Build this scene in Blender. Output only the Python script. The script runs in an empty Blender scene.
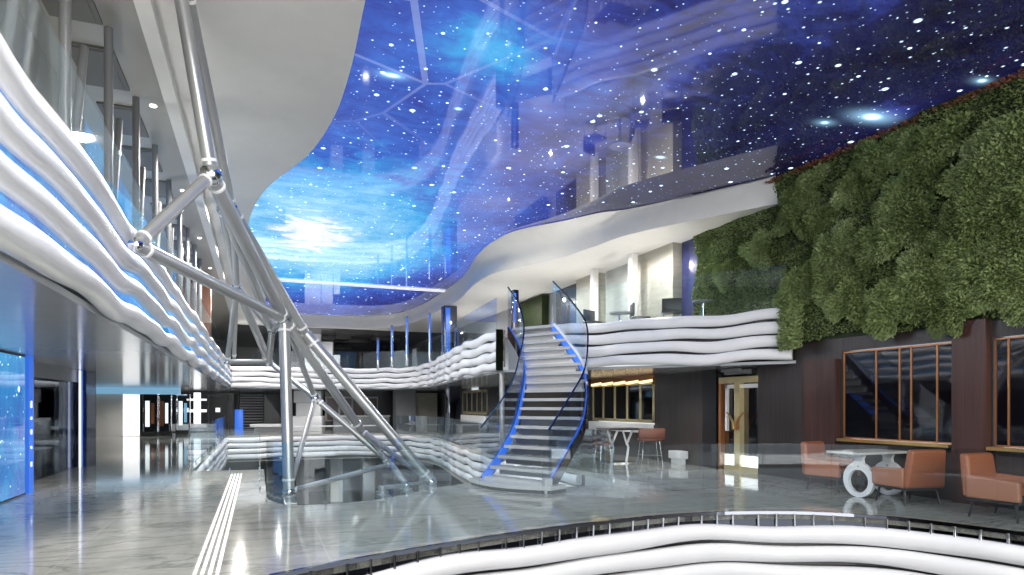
import bpy, bmesh, math, random
from mathutils import Vector, Matrix
from mathutils.geometry import delaunay_2d_cdt
random.seed(7)
C = bpy.context.scene.collection
PI = math.pi
# ------------------------------------------------------------ camera geometry
F = 640.0; TH = math.atan(254/640.0); CT, ST = math.cos(TH), math.sin(TH); EYE = 1.5
def W(px, py, d):                       # a surveyed point: bearing, elevation, distance -> place
    r = (px-512)/F*d; z = EYE+(405-py)/F*d
    return Vector((r*CT+d*ST, d*CT-r*ST, z))
def Yw(px, X=10.1):                     # where the bearing px meets the long wall at X
    u = (px-512)/F
    return X*(CT-u*ST)/(ST+u*CT)
# ------------------------------------------------------------ helpers
class MB:
    def __init__(s): s.v=[]; s.f=[]
    def add(s, vs, fs):
        n=len(s.v); s.v += [tuple(v) for v in vs]; s.f += [tuple(i+n for i in f) for f in fs]; return s
    def box(s, x0,x1,y0,y1,z0,z1):
        return s.add([(x0,y0,z0),(x1,y0,z0),(x1,y1,z0),(x0,y1,z0),(x0,y0,z1),(x1,y0,z1),(x1,y1,z1),(x0,y1,z1)],
            [(0,3,2,1),(4,5,6,7),(0,1,5,4),(1,2,6,5),(2,3,7,6),(3,0,4,7)])
    def rbox(s, x0,x1,y0,y1,z0,z1,b=.02,seg=2,mat=None,taper=None):
        bm=bmesh.new(); bmesh.ops.create_cube(bm,size=1)
        for v in bm.verts:
            v.co=Vector(((x0+x1)/2+v.co.x*(x1-x0),(y0+y1)/2+v.co.y*(y1-y0),(z0+z1)/2+v.co.z*(z1-z0)))
        if taper: taper(bm)
        bmesh.ops.bevel(bm,geom=bm.edges[:],offset=b,segments=seg,profile=.6,affect='EDGES')
        if mat: bmesh.ops.transform(bm,matrix=mat,verts=bm.verts)
        bm.verts.index_update()
        s.add([v.co.copy() for v in bm.verts],[[v.index for v in f.verts] for f in bm.faces]); bm.free(); return s
    def tube(s, pts, r, n=12, caps=True, r1=None):
        pts=[Vector(p) for p in pts]; rings=[]; up=None; r1=r if r1 is None else r1
        for i,p in enumerate(pts):
            t=(pts[min(i+1,len(pts)-1)]-pts[max(i-1,0)]).normalized()
            if up is None: up = t.orthogonal().normalized()
            up=(up-t*up.dot(t)).normalized(); b=t.cross(up)
            rr=r+(r1-r)*i/max(1,len(pts)-1)
            rings.append([p+up*math.cos(2*PI*k/n)*rr+b*math.sin(2*PI*k/n)*rr for k in range(n)])
        vs=[v for R in rings for v in R]; fs=[]
        for i in range(len(pts)-1):
            for k in range(n): fs.append((i*n+k,i*n+(k+1)%n,(i+1)*n+(k+1)%n,(i+1)*n+k))
        if caps: fs.append(tuple(range(n))[::-1]); fs.append(tuple((len(pts)-1)*n+k for k in range(n)))
        return s.add(vs,fs)
    def ball(s,c,r,n=14):
        c=Vector(c); vs=[]; fs=[]; m=n//2
        for i in range(m+1):
            a=PI*i/m
            for k in range(n): vs.append(c+Vector((math.sin(a)*math.cos(2*PI*k/n),math.sin(a)*math.sin(2*PI*k/n),math.cos(a)))*r)
        for i in range(m):
            for k in range(n): fs.append((i*n+k,(i+1)*n+k,(i+1)*n+(k+1)%n,i*n+(k+1)%n))
        return s.add(vs,fs)
    def prism(s, outline, z0, z1):      # outline list of (x,y)
        n=len(outline); vs=[(x,y,z0) for x,y in outline]+[(x,y,z1) for x,y in outline]
        return s.add(vs,[tuple(range(n))[::-1],tuple(range(n,2*n))]+[(i,(i+1)%n,n+(i+1)%n,n+i) for i in range(n)])
    def build(s,name,mat,parent=None,smooth=False,loc=None):
        me=bpy.data.meshes.new(name); me.from_pydata(s.v,[],s.f); me.validate()
        bm=bmesh.new(); bm.from_mesh(me); bmesh.ops.remove_doubles(bm,verts=bm.verts,dist=1e-5) if len(s.v)<20000 else None
        if smooth!='raw': bmesh.ops.recalc_face_normals(bm,faces=bm.faces)
        bm.to_mesh(me); bm.free()
        o=bpy.data.objects.new(name,me); C.objects.link(o)
        if mat: me.materials.append(mat)
        if smooth is True:
            for p in me.polygons: p.use_smooth=True
            try: me.set_sharp_from_angle(angle=math.radians(40))
            except Exception: pass
        if parent: o.parent=parent
        if loc: o.location=loc
        return o
def tag(o,label=None,cat=None,group=None,kind=None):
    if label: o['label']=label
    if cat: o['category']=cat
    if group: o['group']=group
    if kind: o['kind']=kind
    return o
def thing(name,label,cat,loc=(0,0,0),rz=0,group=None):
    o=bpy.data.objects.new(name,None); C.objects.link(o); o.location=loc; o.rotation_euler=(0,0,rz); o.empty_display_size=.2
    return tag(o,label,cat,group)
def struct(name,mb,mat,smooth=False,label=None):
    o=mb.build(name,mat,None,smooth); o['kind']='structure'
    if label: o['label']=label
    return o
def sroot(name,label=None):
    o=bpy.data.objects.new(name,None); C.objects.link(o); o['kind']='structure'
    if label: o['label']=label
    return o
def dup(root,loc=None,rz=None,label=None,group=None):
    r=root.copy(); C.objects.link(r)
    if loc is not None: r.location=loc
    if rz is not None: r.rotation_euler=(0,0,rz)
    if label: r['label']=label
    if group: r['group']=group
    for ch in list(root.children):
        c=ch.copy(); C.objects.link(c); c.parent=r
        for g in ch.children:
            d=g.copy(); C.objects.link(d); d.parent=c
    return r
def spline(pts, step=.15, closed=False):
    pts=[Vector(p) for p in pts]; out=[]; n=len(pts)
    for i in range(n-1 if not closed else n):
        p1=pts[i]; p2=pts[(i+1)%n]
        p0=pts[i-1] if (i>0 or closed) else p1*2-p2
        p3=pts[(i+2)%n] if (i+2<n or closed) else p2*2-p1
        t0=0; t1=max(1e-4,(p1-p0).length**.5); t2=t1+max(1e-4,(p2-p1).length**.5); t3=t2+max(1e-4,(p3-p2).length**.5)
        m=max(1,int((p2-p1).length/step))
        for k in range(m):
            t=t1+(t2-t1)*k/m
            A1=p0*((t1-t)/(t1-t0))+p1*((t-t0)/(t1-t0)); A2=p1*((t2-t)/(t2-t1))+p2*((t-t1)/(t2-t1)); A3=p2*((t3-t)/(t3-t2))+p3*((t-t2)/(t3-t2))
            B1=A1*((t2-t)/(t2-t0))+A2*((t-t0)/(t2-t0)); B2=A2*((t3-t)/(t3-t1))+A3*((t-t1)/(t3-t1))
            out.append(B1*((t2-t)/(t2-t1))+B2*((t-t1)/(t2-t1)))
    if not closed: out.append(pts[-1])
    return out
def spl2(pts,step=.15,closed=False):
    return [(v.x,v.y) for v in spline([(x,y,0) for x,y in pts],step,closed)]
def normals(P):
    N=[]
    for i in range(len(P)):
        a=P[max(i-1,0)]; b=P[min(i+1,len(P)-1)]
        dx,dy=b[0]-a[0],b[1]-a[1]; l=math.hypot(dx,dy) or 1
        N.append((-dy/l,dx/l))          # left of travel
    return N
def cum(P):
    s=[0]
    for i in range(1,len(P)): s.append(s[-1]+math.hypot(P[i][0]-P[i-1][0],P[i][1]-P[i-1][1]))
    return s
def ribbon(mb,P,N,prof_fn):             # prof_fn(i) -> list of (out,z), closed section
    k=None; vs=[]
    for i in range(len(P)):
        pr=prof_fn(i); k=len(pr)
        for o,z in pr: vs.append((P[i][0]+N[i][0]*o,P[i][1]+N[i][1]*o,z))
    fs=[]
    for i in range(len(P)-1):
        for j in range(k): fs.append((i*k+j,i*k+(j+1)%k,(i+1)*k+(j+1)%k,(i+1)*k+j))
    fs.append(tuple(range(k))[::-1]); fs.append(tuple((len(P)-1)*k+j for j in range(k)))
    return mb.add(vs,fs)
def slab(outer,holes,z0,z1):
    vs=[];es=[]
    for poly in [outer]+holes:
        n=len(vs); vs+= [Vector((x,y)) for x,y in poly]; m=len(poly)
        es+=[(n+i,n+(i+1)%m) for i in range(m)]
    ov,oe,of,_,_,_=delaunay_2d_cdt(vs,es,[],0,1e-4)
    def inside(p,poly):
        c=False; j=len(poly)-1
        for i in range(len(poly)):
            if (poly[i][1]>p[1])!=(poly[j][1]>p[1]) and p[0]<(poly[j][0]-poly[i][0])*(p[1]-poly[i][1])/(poly[j][1]-poly[i][1])+poly[i][0]: c=not c
            j=i
        return c
    keep=[]
    for f in of:
        c=sum((ov[i] for i in f),Vector((0,0)))/len(f)
        if inside(c,outer) and not any(inside(c,h) for h in holes): keep.append(tuple(f))
    mb=MB(); n=len(ov)
    if z0==z1: return mb.add([(v.x,v.y,z0) for v in ov],keep)
    mb.add([(v.x,v.y,z0) for v in ov]+[(v.x,v.y,z1) for v in ov],[tuple(reversed(f)) for f in keep]+[tuple(i+n for i in f) for f in keep])
    cnt={}
    for f in keep:
        for i in range(len(f)):
            e=(f[i],f[(i+1)%len(f)]); cnt[e]=1
    for (a,b) in list(cnt):
        if (b,a) not in cnt: mb.f.append((a,b,b+n,a+n))
    return mb
# ------------------------------------------------------------ materials
def mat(name,col,rough=.5,metal=0,spec=.5,emit=None,es=1,coat=0,ior=None,trans=0):
    m=bpy.data.materials.new(name); m.use_nodes=True; b=m.node_tree.nodes['Principled BSDF']
    b.inputs['Base Color'].default_value=(*col,1); b.inputs['Roughness'].default_value=rough; b.inputs['Metallic'].default_value=metal
    b.inputs['Specular IOR Level'].default_value=spec; b.inputs['Coat Weight'].default_value=coat
    if ior: b.inputs['IOR'].default_value=ior
    if emit: b.inputs['Emission Color'].default_value=(*emit,1); b.inputs['Emission Strength'].default_value=es
    # slight procedural variation of roughness/tone
    nt=m.node_tree; n=nt.nodes.new('ShaderNodeTexNoise'); n.inputs['Scale'].default_value=3.0; n.inputs['Detail'].default_value=4
    tc=nt.nodes.new('ShaderNodeTexCoord'); nt.links.new(tc.outputs['Object'],n.inputs['Vector'])
    mx=nt.nodes.new('ShaderNodeMix'); mx.data_type='RGBA'
    mx.inputs[6].default_value=(*[c*.93 for c in col],1); mx.inputs[7].default_value=(*[min(1,c*1.05) for c in col],1)
    nt.links.new(n.outputs['Fac'],mx.inputs[0]); nt.links.new(mx.outputs[2],b.inputs['Base Color'])
    return m
class NT:
    def __init__(s,m): s.t=m.node_tree; s.n=s.t.nodes; s.l=s.t.links
    def node(s,t,**kw):
        o=s.n.new(t)
        for k,v in kw.items(): setattr(o,k,v)
        return o
    def math(s,op,a,b=None,clamp=False):
        o=s.node('ShaderNodeMath',operation=op,use_clamp=clamp)
        for i,x in enumerate((a,b)):
            if x is None: continue
            if isinstance(x,(int,float)): o.inputs[i].default_value=x
            else: s.l.new(x,o.inputs[i])
        return o.outputs[0]
    def ramp(s,fac,stops,interp='LINEAR'):
        r=s.node('ShaderNodeValToRGB'); r.color_ramp.interpolation=interp
        e=r.color_ramp.elements
        while len(e)<len(stops): e.new(.5)
        for k,(p,c) in enumerate(stops): e[k].position=p; e[k].color=(*c,1) if len(c)==3 else c
        s.l.new(fac,r.inputs[0]); return r.outputs[0]
    def mix(s,fac,a,b,mode='MIX'):
        o=s.node('ShaderNodeMix',data_type='RGBA',blend_type=mode)
        for i,x in ((0,fac),(6,a),(7,b)):
            if isinstance(x,(int,float)): o.inputs[i].default_value=x
            elif isinstance(x,tuple): o.inputs[i].default_value=(*x,1)
            else: s.l.new(x,o.inputs[i])
        return o.outputs[2]
    def noise(s,vec,scale,detail=4,rough=.5,dist=0):
        o=s.node('ShaderNodeTexNoise'); o.inputs['Scale'].default_value=scale; o.inputs['Detail'].default_value=detail
        o.inputs['Roughness'].default_value=rough; o.inputs['Distortion'].default_value=dist; s.l.new(vec,o.inputs['Vector']); return o.outputs['Fac']
    def mapping(s,vec,scale=(1,1,1),rot=(0,0,0),loc=(0,0,0)):
        o=s.node('ShaderNodeMapping'); o.inputs['Scale'].default_value=scale; o.inputs['Rotation'].default_value=rot; o.inputs['Location'].default_value=loc
        s.l.new(vec,o.inputs['Vector']); return o.outputs[0]
    def obj(s): return s.node('ShaderNodeTexCoord').outputs['Object']
    def blob(s,xyz,c,rad):              # soft elliptical weight 1 at centre to 0 at the rim
        a=s.math('DIVIDE',s.math('SUBTRACT',xyz.outputs[0],c[0]),rad[0]); b=s.math('DIVIDE',s.math('SUBTRACT',xyz.outputs[1],c[1]),rad[1])
        q=s.math('ADD',s.math('MULTIPLY',a,a),s.math('MULTIPLY',b,b))
        return s.math('POWER',2.718,s.math('MULTIPLY',q,-1.2))
def led_material(name,wall=False,gain=1.0):
    m=bpy.data.materials.new(name); m.use_nodes=True; q=NT(m); b=q.n['Principled BSDF']
    o=q.obj()
    if wall:
        mp=q.mapping(o,rot=(0,PI/2,0)); 
    else: mp=o
    sp=q.node('ShaderNodeSeparateXYZ'); q.l.new(mp,sp.inputs[0])
    n1=q.noise(q.mapping(mp,scale=(1,.55,1)),.55,6,.6,.8); n2=q.noise(q.mapping(mp,scale=(.9,1.6,1)),1.6,6,.65,1.2)
    base=q.math('ADD',q.math('MULTIPLY',n1,.5),q.math('MULTIPLY',n2,.35))
    if wall: f=q.math('ADD',base,.19)
    else:
        c1=q.math('MULTIPLY',q.blob(sp,(1.2,20),(5.0,9.5)),.53); c2=q.math('MULTIPLY',q.blob(sp,(2.8,8.2),(1.0,1.0)),.22)
        c4=q.math('MULTIPLY',q.blob(sp,(5.0,20),(2.5,7)),.12); c5=q.math('MULTIPLY',q.blob(sp,(9.6,7.4),(.7,.5)),.2)
        dk=q.math('MULTIPLY',q.math('MULTIPLY',q.math('SUBTRACT',sp.outputs[0],3.8),.15,),1,True)
        dk=q.math('MULTIPLY',dk,1,True)
        f=q.math('SUBTRACT',q.math('ADD',q.math('ADD',base,c5),q.math('ADD',c1,q.math('ADD',c2,c4))),q.math('MULTIPLY',dk,.34))
        f=q.math('ADD',f,-.10)
    col=q.ramp(f,[(.0,(.006,.005,.022)),(.20,(.014,.015,.08)),(.36,(.04,.062,.36)),(.52,(.055,.15,.62)),(.68,(.06,.42,.86)),(.9,(.38,.76,1))])
    # clouds
    if not wall:
        cn=q.noise(q.mapping(mp,scale=(.6,1.15,1),rot=(0,0,-.35)),1.0,8,.66,2.2)
        cm=q.math('MULTIPLY',q.blob(sp,(1.4,18.6),(2.2,4.2)),1.0)
        cl=q.ramp(q.math('MULTIPLY',cn,cm),[(.36,(0,0,0)),(.46,(1,1,1))])
        col=q.mix(cl,col,(.92,.97,1))
        # faint constellation lines
        vo=q.node('ShaderNodeTexVoronoi',feature='DISTANCE_TO_EDGE'); vo.inputs['Scale'].default_value=.55; q.l.new(mp,vo.inputs['Vector'])
        ln=q.math('MULTIPLY',q.math('LESS_THAN',vo.outputs['Distance'],.016),q.blob(sp,(1.9,8.2),(1.5,2.6)))
        col=q.mix(q.math('MULTIPLY',ln,.35),col,(.5,.6,1))
    # stars
    for sc,thr,amt,rr in ((1.7,.62,8.0,.085),(4.2,.66,3.5,.105),(7.5,.72,1.6,.12)):
        v=q.node('ShaderNodeTexVoronoi',voronoi_dimensions='2D'); v.inputs['Scale'].default_value=sc; v.inputs['Randomness'].default_value=1
        q.l.new(mp,v.inputs['Vector'])
        sep=q.node('ShaderNodeSeparateColor'); q.l.new(v.outputs['Color'],sep.inputs[0])
        on=q.math('MULTIPLY',q.math('SUBTRACT',sep.outputs[0],thr),1/(1-thr),True)
        rad=q.math('MULTIPLY',q.math('ADD',on,.35),rr)
        g=q.math('SUBTRACT',1,q.math('DIVIDE',v.outputs['Distance'],rad),True)
        g=q.math('MULTIPLY',g,q.math('GREATER_THAN',sep.outputs[0],thr))
        g=q.math('MULTIPLY',q.math('POWER',g,1.6),amt)
        st=q.node('ShaderNodeVectorMath',operation='SCALE'); st.inputs[0].default_value=(.55,.75,1); q.l.new(g,st.inputs['Scale'])
        ad=q.node('ShaderNodeVectorMath',operation='ADD'); q.l.new(col,ad.inputs[0]); q.l.new(st.outputs[0],ad.inputs[1]); col=ad.outputs[0]
    if not wall:                         # three big soft stars
        for (cx,cy,rx,ry,am) in ((9.45,7.65,.45,.20,.9),(9.45,7.65,.12,.07,7),(8.9,8.1,.22,.12,.5),(8.9,8.1,.06,.04,3),(1.8,9.25,.10,.05,3),(1.8,9.25,.25,.13,.5),(3.0,9.9,.05,.04,3),(7.2,10.4,.08,.05,3),(9.9,6.2,.2,.1,.5),(9.9,6.2,.06,.04,3)):
            g=q.math('MULTIPLY',q.math('POWER',q.blob(sp,(cx,cy),(rx,ry)),1.0),am)
            st=q.node('ShaderNodeVectorMath',operation='SCALE'); st.inputs[0].default_value=(.4,.75,1); q.l.new(g,st.inputs['Scale'])
            ad=q.node('ShaderNodeVectorMath',operation='ADD'); q.l.new(col,ad.inputs[0]); q.l.new(st.outputs[0],ad.inputs[1]); col=ad.outputs[0]
    b.inputs['Base Color'].default_value=(.01,.01,.015,1); b.inputs['Roughness'].default_value=.04; b.inputs['IOR'].default_value=1.9
    q.l.new(col,b.inputs['Emission Color']); b.inputs['Emission Strength'].default_value=gain
    return m
def marble():
    m=bpy.data.materials.new('polished marble'); m.use_nodes=True; q=NT(m); b=q.n['Principled BSDF']; o=q.obj()
    n=q.noise(q.mapping(o,scale=(1,.45,1),rot=(0,0,.9)),1.1,8,.6,1.6)
    base=q.ramp(n,[(.25,(.28,.285,.25)),(.45,(.40,.405,.365)),(.62,(.46,.46,.42)),(.8,(.58,.58,.53))])
    v=q.noise(q.mapping(o,scale=(.35,1.6,1),rot=(0,0,-.55)),1.0,6,.55,2.4)
    vein=q.ramp(v,[(.485,(0,0,0)),(.5,(1,1,1)),(.515,(0,0,0))])
    base=q.mix(q.math('MULTIPLY',vein,.5),base,(.62,.63,.58))
    v2=q.noise(q.mapping(o,scale=(.3,1.9,1),rot=(0,0,-.75),loc=(4,2,0)),.8,6,.6,2.0)
    vein2=q.ramp(v2,[(.47,(0,0,0)),(.5,(1,1,1)),(.53,(0,0,0))]); base=q.mix(q.math('MULTIPLY',vein2,.6),base,(.17,.19,.18))
    br=q.node('ShaderNodeTexBrick'); br.offset=0; br.inputs['Scale'].default_value=1; br.inputs['Brick Width'].default_value=1.2; br.inputs['Row Height'].default_value=1.2
    br.inputs['Mortar Size'].default_value=.008; br.inputs['Color1'].default_value=(0,0,0,1); br.inputs['Color2'].default_value=(0,0,0,1); br.inputs['Mortar'].default_value=(1,1,1,1)
    q.l.new(q.mapping(o,loc=(.55,0,0)),br.inputs['Vector'])
    base=q.mix(q.math('MULTIPLY',br.outputs['Color'],.35),base,(.6,.6,.57))
    q.l.new(base,b.inputs['Base Color']); b.inputs['Roughness'].default_value=.07; b.inputs['IOR'].default_value=1.55
    return m
def wood(name,c1,c2,rough=.3,axis='y'):
    m=bpy.data.materials.new(name); m.use_nodes=True; q=NT(m); b=q.n['Principled BSDF']; o=q.obj()
    n=q.noise(q.mapping(o,scale=(9,9,.25)),3,6,.7,.3); n2=q.noise(q.mapping(o,scale=(1.2,1.2,.2)),1.2,2)
    f=q.math('ADD',q.math('MULTIPLY',n,.7),q.math('MULTIPLY',n2,.3))
    q.l.new(q.ramp(f,[(.35,c1),(.65,c2)]),b.inputs['Base Color']); b.inputs['Roughness'].default_value=rough
    return m
def glass(name,tint=(.93,.97,.98),refl=1.0,edge=(.35,.55,.5)):
    m=bpy.data.materials.new(name); m.use_nodes=True; q=NT(m); q.n.clear()
    out=q.node('ShaderNodeOutputMaterial'); tr=q.node('ShaderNodeBsdfTransparent'); tr.inputs[0].default_value=(*tint,1)
    gl=q.node('ShaderNodeBsdfGlossy'); gl.inputs['Roughness'].default_value=.02; gl.inputs['Color'].default_value=(.9,.95,1,1)
    fr=q.node('ShaderNodeFresnel'); fr.inputs[0].default_value=1.5
    n=q.noise(q.obj(),.4,1); 
    fac=q.math('MINIMUM',q.math('MULTIPLY',fr.outputs[0],q.math('MULTIPLY',q.math('ADD',n,.4),refl),True),.22)
    mx=q.node('ShaderNodeMixShader'); q.l.new(fac,mx.inputs[0]); q.l.new(tr.outputs[0],mx.inputs[1]); q.l.new(gl.outputs[0],mx.inputs[2]); q.l.new(mx.outputs[0],out.inputs[0])
    return m
def foliage_mat(name,c1,c2,c3):
    m=bpy.data.materials.new(name); m.use_nodes=True; q=NT(m); b=q.n['Principled BSDF']; o=q.obj()
    n=q.noise(o,1.6,5,.6); n2=q.noise(o,22,3,.7)
    f=q.math('ADD',q.math('MULTIPLY',n,.6),q.math('MULTIPLY',n2,.45))
    q.l.new(q.ramp(f,[(.35,c1),(.52,c2),(.72,c3)]),b.inputs['Base Color']); b.inputs['Roughness'].default_value=.6; b.inputs['Specular IOR Level'].default_value=.2
    return m
def grid_wall_mat(name,c1,c2,size=.6):
    m=bpy.data.materials.new(name); m.use_nodes=True; q=NT(m); b=q.n['Principled BSDF']; o=q.obj()
    n=q.noise(q.mapping(o,scale=(1,1,6)),2,4); q.l.new(q.ramp(n,[(.3,c1),(.7,c2)]),b.inputs['Base Color']); b.inputs['Roughness'].default_value=.35
    return m
M=dict(
 led=led_material('led star ceiling'), ledw=led_material('blue led screen',True,.8),
 marble=marble(), white=mat('gloss white band',(.80,.805,.82),.22,0,.6), plaster=mat('matt white plaster',(.74,.73,.71),.6),
 soffit=mat('grey soffit',(.31,.305,.275),.35,0,.5), soffl=mat('satin mezzanine soffit',(.42,.44,.47),.16,0,.6),
 canopy=mat('warm white canopy',(.80,.78,.74),.45), beam=mat('pale beam',(.72,.72,.70),.4),
 steel=mat('silver painted steel',(.44,.45,.455),.28,.55), chrome=mat('chrome',(.75,.77,.8),.07,1), dkchrome=mat('dark mirror steel',(.16,.17,.2),.06,1),
 whitering=mat('white collar',(.85,.85,.85),.3), dark=mat('black recess',(.012,.012,.014),.3), backing=mat('dark gloss backing',(.03,.03,.035),.08,0,.8),
 wood=wood('dark wood',(.018,.014,.013),(.055,.044,.042),.3), redwood=wood('red brown wood',(.028,.010,.008),(.075,.035,.028),.3), orange=wood('orange brown wood',(.11,.035,.015),(.22,.08,.035),.35),
 glass=glass('clear balustrade glass'), sglass=glass('tinted stair glass',(.90,.94,.985),1.4), shopglass=glass('dark tinted shop glass',(.45,.47,.52),1.3), dglass=mat('black window glass',(.004,.004,.006),.04,0,.8),
 gold=mat('brushed gold',(.62,.42,.16),.28,.9), palegold=mat('pale gold',(.72,.60,.33),.35,.6), copper=mat('copper trim',(.55,.24,.10),.3,.8),
 leather=mat('tan orange leather',(.30,.10,.048),.42), leather_lit=mat('lit tone tan leather',(.38,.165,.10),.38), seatdk=mat('charcoal frame',(.035,.035,.042),.35), legdk=mat('black steel leg',(.02,.02,.022),.3),
 stone=mat('pale stone top',(.55,.55,.52),.25), fl2=mat('grey upper floor',(.32,.32,.31),.2), dstone=mat('dark stone floor',(.09,.10,.11),.08),
 beige=grid_wall_mat('beige ribbed cladding',(.30,.28,.23),(.38,.36,.30)), greige=grid_wall_mat('greige glass cladding',(.36,.38,.36),(.45,.47,.44)),
 dgrey=mat('dark grey wall',(.06,.06,.065),.25), mgrey=mat('mid grey wall',(.24,.25,.26),.3), navy=mat('navy panel',(.03,.035,.11),.15),
 bluestrip=mat('blue lit strip',(.03,.12,.4),.3,emit=(.03,.14,.72),es=.8), cyanstrip=mat('cyan lit strip',(.3,.6,.8),.3,emit=(.3,.6,.9),es=.5),
 lit=mat('lit white panel',(.9,.9,.9),.4,emit=(1,1,1),es=1.1), glowstrip=mat('joint strip with painted glow',(.9,.9,.9),.4,emit=(1,1,.97),es=.6), strut=mat('grey strut paint',(.15,.155,.16),.35), lamp=mat('downlight lens',(1,1,1),.4,emit=(1,.95,.88),es=6), warmlamp=mat('warm cove light',(1,.8,.5),.4,emit=(1,.75,.4),es=1.8),
 tact=mat('white tactile stud',(.78,.78,.76),.35), coffer=mat('dark ceiling grille',(.10,.10,.09),.5), brown=mat('brown leather',(.12,.035,.018),.4),
 tread=mat('pale stone tread',(.44,.45,.445),.2), riser=mat('shaded glass riser',(.10,.11,.13),.1), poster=mat('poster orange',(.55,.16,.06),.4),
 hedge=foliage_mat('dark hedge',(.008,.014,.003),(.018,.028,.006),(.035,.05,.012)),glow_blue=led_material('painted blue glow',True,.8),
 leafa=foliage_mat('mossy green leaves',(.08,.115,.04),(.175,.235,.085),(.31,.38,.18)),
 leafb=foliage_mat('bright fern leaves',(.11,.155,.05),(.235,.31,.12),(.42,.50,.26)),
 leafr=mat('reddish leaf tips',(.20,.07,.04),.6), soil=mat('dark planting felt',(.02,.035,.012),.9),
)
Z2=3.30; ZB=2.36; ZC=6.27
# ------------------------------------------------------------ plans
void1=[(8.9,3.2),(8.34,4.76),(7.9,6.0),(7.2,6.75),(6.28,7.16),(5.2,7.3),(4.07,7.2),(2.9,6.98),(1.8,6.66),(.9,6.35),(.1,6.0)]
v1edge=spl2(void1,.12)
v1back=spl2([(.1,6.0),(-.1,5.7),(.1,5.2),(.6,4.2),(1.3,2.6),(2.2,.8),(4.5,-.6),(7.5,-.2),(8.9,1.5),(8.9,3.2)],.3)[1:-1]
v1poly=v1edge+v1back
e2left=[(-1.4,34.2),(-1.4,16.2)]
e2near=[(.13,16.0),(.13,10.9)]
e2arc=spl2([(.13,10.9),(.45,10.15),(1.5,10.12),(2.9,11.2),(3.75,11.75)],.12)
e2stair=[(3.75,11.75),(4.78,10.55)]
e2right=spl2([(4.78,10.55),(5.9,10.6),(6.75,11.6),(6.9,13.2),(6.6,16),(6.6,19.4),(7.1,24),(7.7,29.5),(6.9,33),(5.4,34.2),(3,34.4),(-1.4,34.2)],.2)
v2poly=e2left+e2near+e2arc[1:]+e2stair[1:]+e2right[1:-1]
L2A=spl2([(-1.2,34.4),(0,35.1),(3,35.3),(5.5,34.6),(7,33),(7.3,29),(6.7,24.2),(6.1,20),(5.75,15.4)],.18)     # back then right side, up to the stair head
L2B=spl2([(6.76,14.3),(7.35,13.4),(8.84,11.4),(9.97,9.87)],.12)
# ------------------------------------------------------------ floors and ceilings
fl=slab([(-12,-4),(12,-4),(12,58),(-12,58)],[v1poly,v2poly],-.10,0)
struct('floor',fl,M['marble'])
inset=lambda P,s: [(p[0]-n[0]*s,p[1]-n[1]*s) for p,n in zip(P,normals(P))]
l2poly=[(-12,-3),(-1.39,-3),(-1.39,34.4)]+[(p[0]+n[0]*.12,p[1]+n[1]*.12) for p,n in zip(L2A,normals(L2A))][2:]+[(p[0]+n[0]*.12,p[1]+n[1]*.12) for p,n in zip(L2B,normals(L2B))]+[(10.1,9.9),(12,9.9),(12,58),(-12,58)]
struct('floor_upper',slab(l2poly,[],Z2-.08,Z2),M['fl2'])
struct('ceiling_mezzanine',slab(l2poly,[],ZB-.02,ZB+.04),M['soffl'])
# led ceiling
struct('ceiling',slab([(-1.3,-4),(10.3,-4),(10.3,36),(-1.3,36)],[],ZC,ZC+.1),M['led'],label='glossy blue star-field screen ceiling')
# left soffit with flowing edge
sof_edge=spl2([(.95,-4),(1.0,3),(1.1,6),(1.16,7.7),(1.2,9.2),(1.15,10.7),(.88,12.5),(.2,14.7),(-.12,16.6),(-.26,19),(-.1,21.5),(.15,23),(.3,26),(.3,35.5)],.2)
struct('ceiling_curved',slab([(-1.25,-4)]+sof_edge+[(-1.25,35.5)],[],ZC-.09,ZC-.01),M['plaster'],label='pale ceiling with wavy edge')
struct('ceiling_left',slab([(-12,-4),(-1.25,-4),(-1.25,58),(-12,58)],[],ZC-.16,ZC),M['soffit'])
struct('trim_1',MB().box(-1.3,-1.12,-4,35,ZC-.24,ZC-.1),M['beam'],label='long pale beam')
struct('trim_2',MB().box(.3,7.3,25.7,26.0,ZC-.05,ZC-.002),M['glowstrip'],label='white strip across the screen ceiling')  # emission added so the down-facing strip reads white
# right canopy: three flowing edges lofted
Tt=[(10.0,10.35,6.25),(8.5,13.15,6.25),(7.85,13.9,6.25),(7.3,14.9,6.25),(6.6,16.0,6.25),(6.35,17.2,6.25),(6.45,19.2,6.25),(7.0,22.4,6.25),(7.2,25.8,6.25),(7.1,31,6.25),(6,34.2,6.25),(3,35.1,6.25),(-1.3,35.2,6.25)]
Kk=[(9.99,10.33,6.22),(8.52,13.2,6.18),(8.1,14.4,6.12),(7.8,15.4,6.05),(7.4,16.5,6.0),(6.95,18.2,5.98),(6.85,20.0,5.98),(7.25,23,6.0),(7.4,26,6.0),(7.2,31.4,6.0),(6.1,34.5,6.0),(3,35.3,6.0),(-1.3,35.3,6.0)]
Bb=[(9.98,10.25,5.66),(8.5,13.2,5.66),(8.2,14.9,5.66),(7.95,16.3,5.66),(7.4,17.8,5.66),(6.9,19.2,5.66),(7.0,21.5,5.66),(7.4,24.4,5.66),(7.4,27.5,5.66),(7.25,32,5.66),(6.2,34.7,5.66),(3,35.5,5.66),(-1.3,35.5,5.66)]
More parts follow.
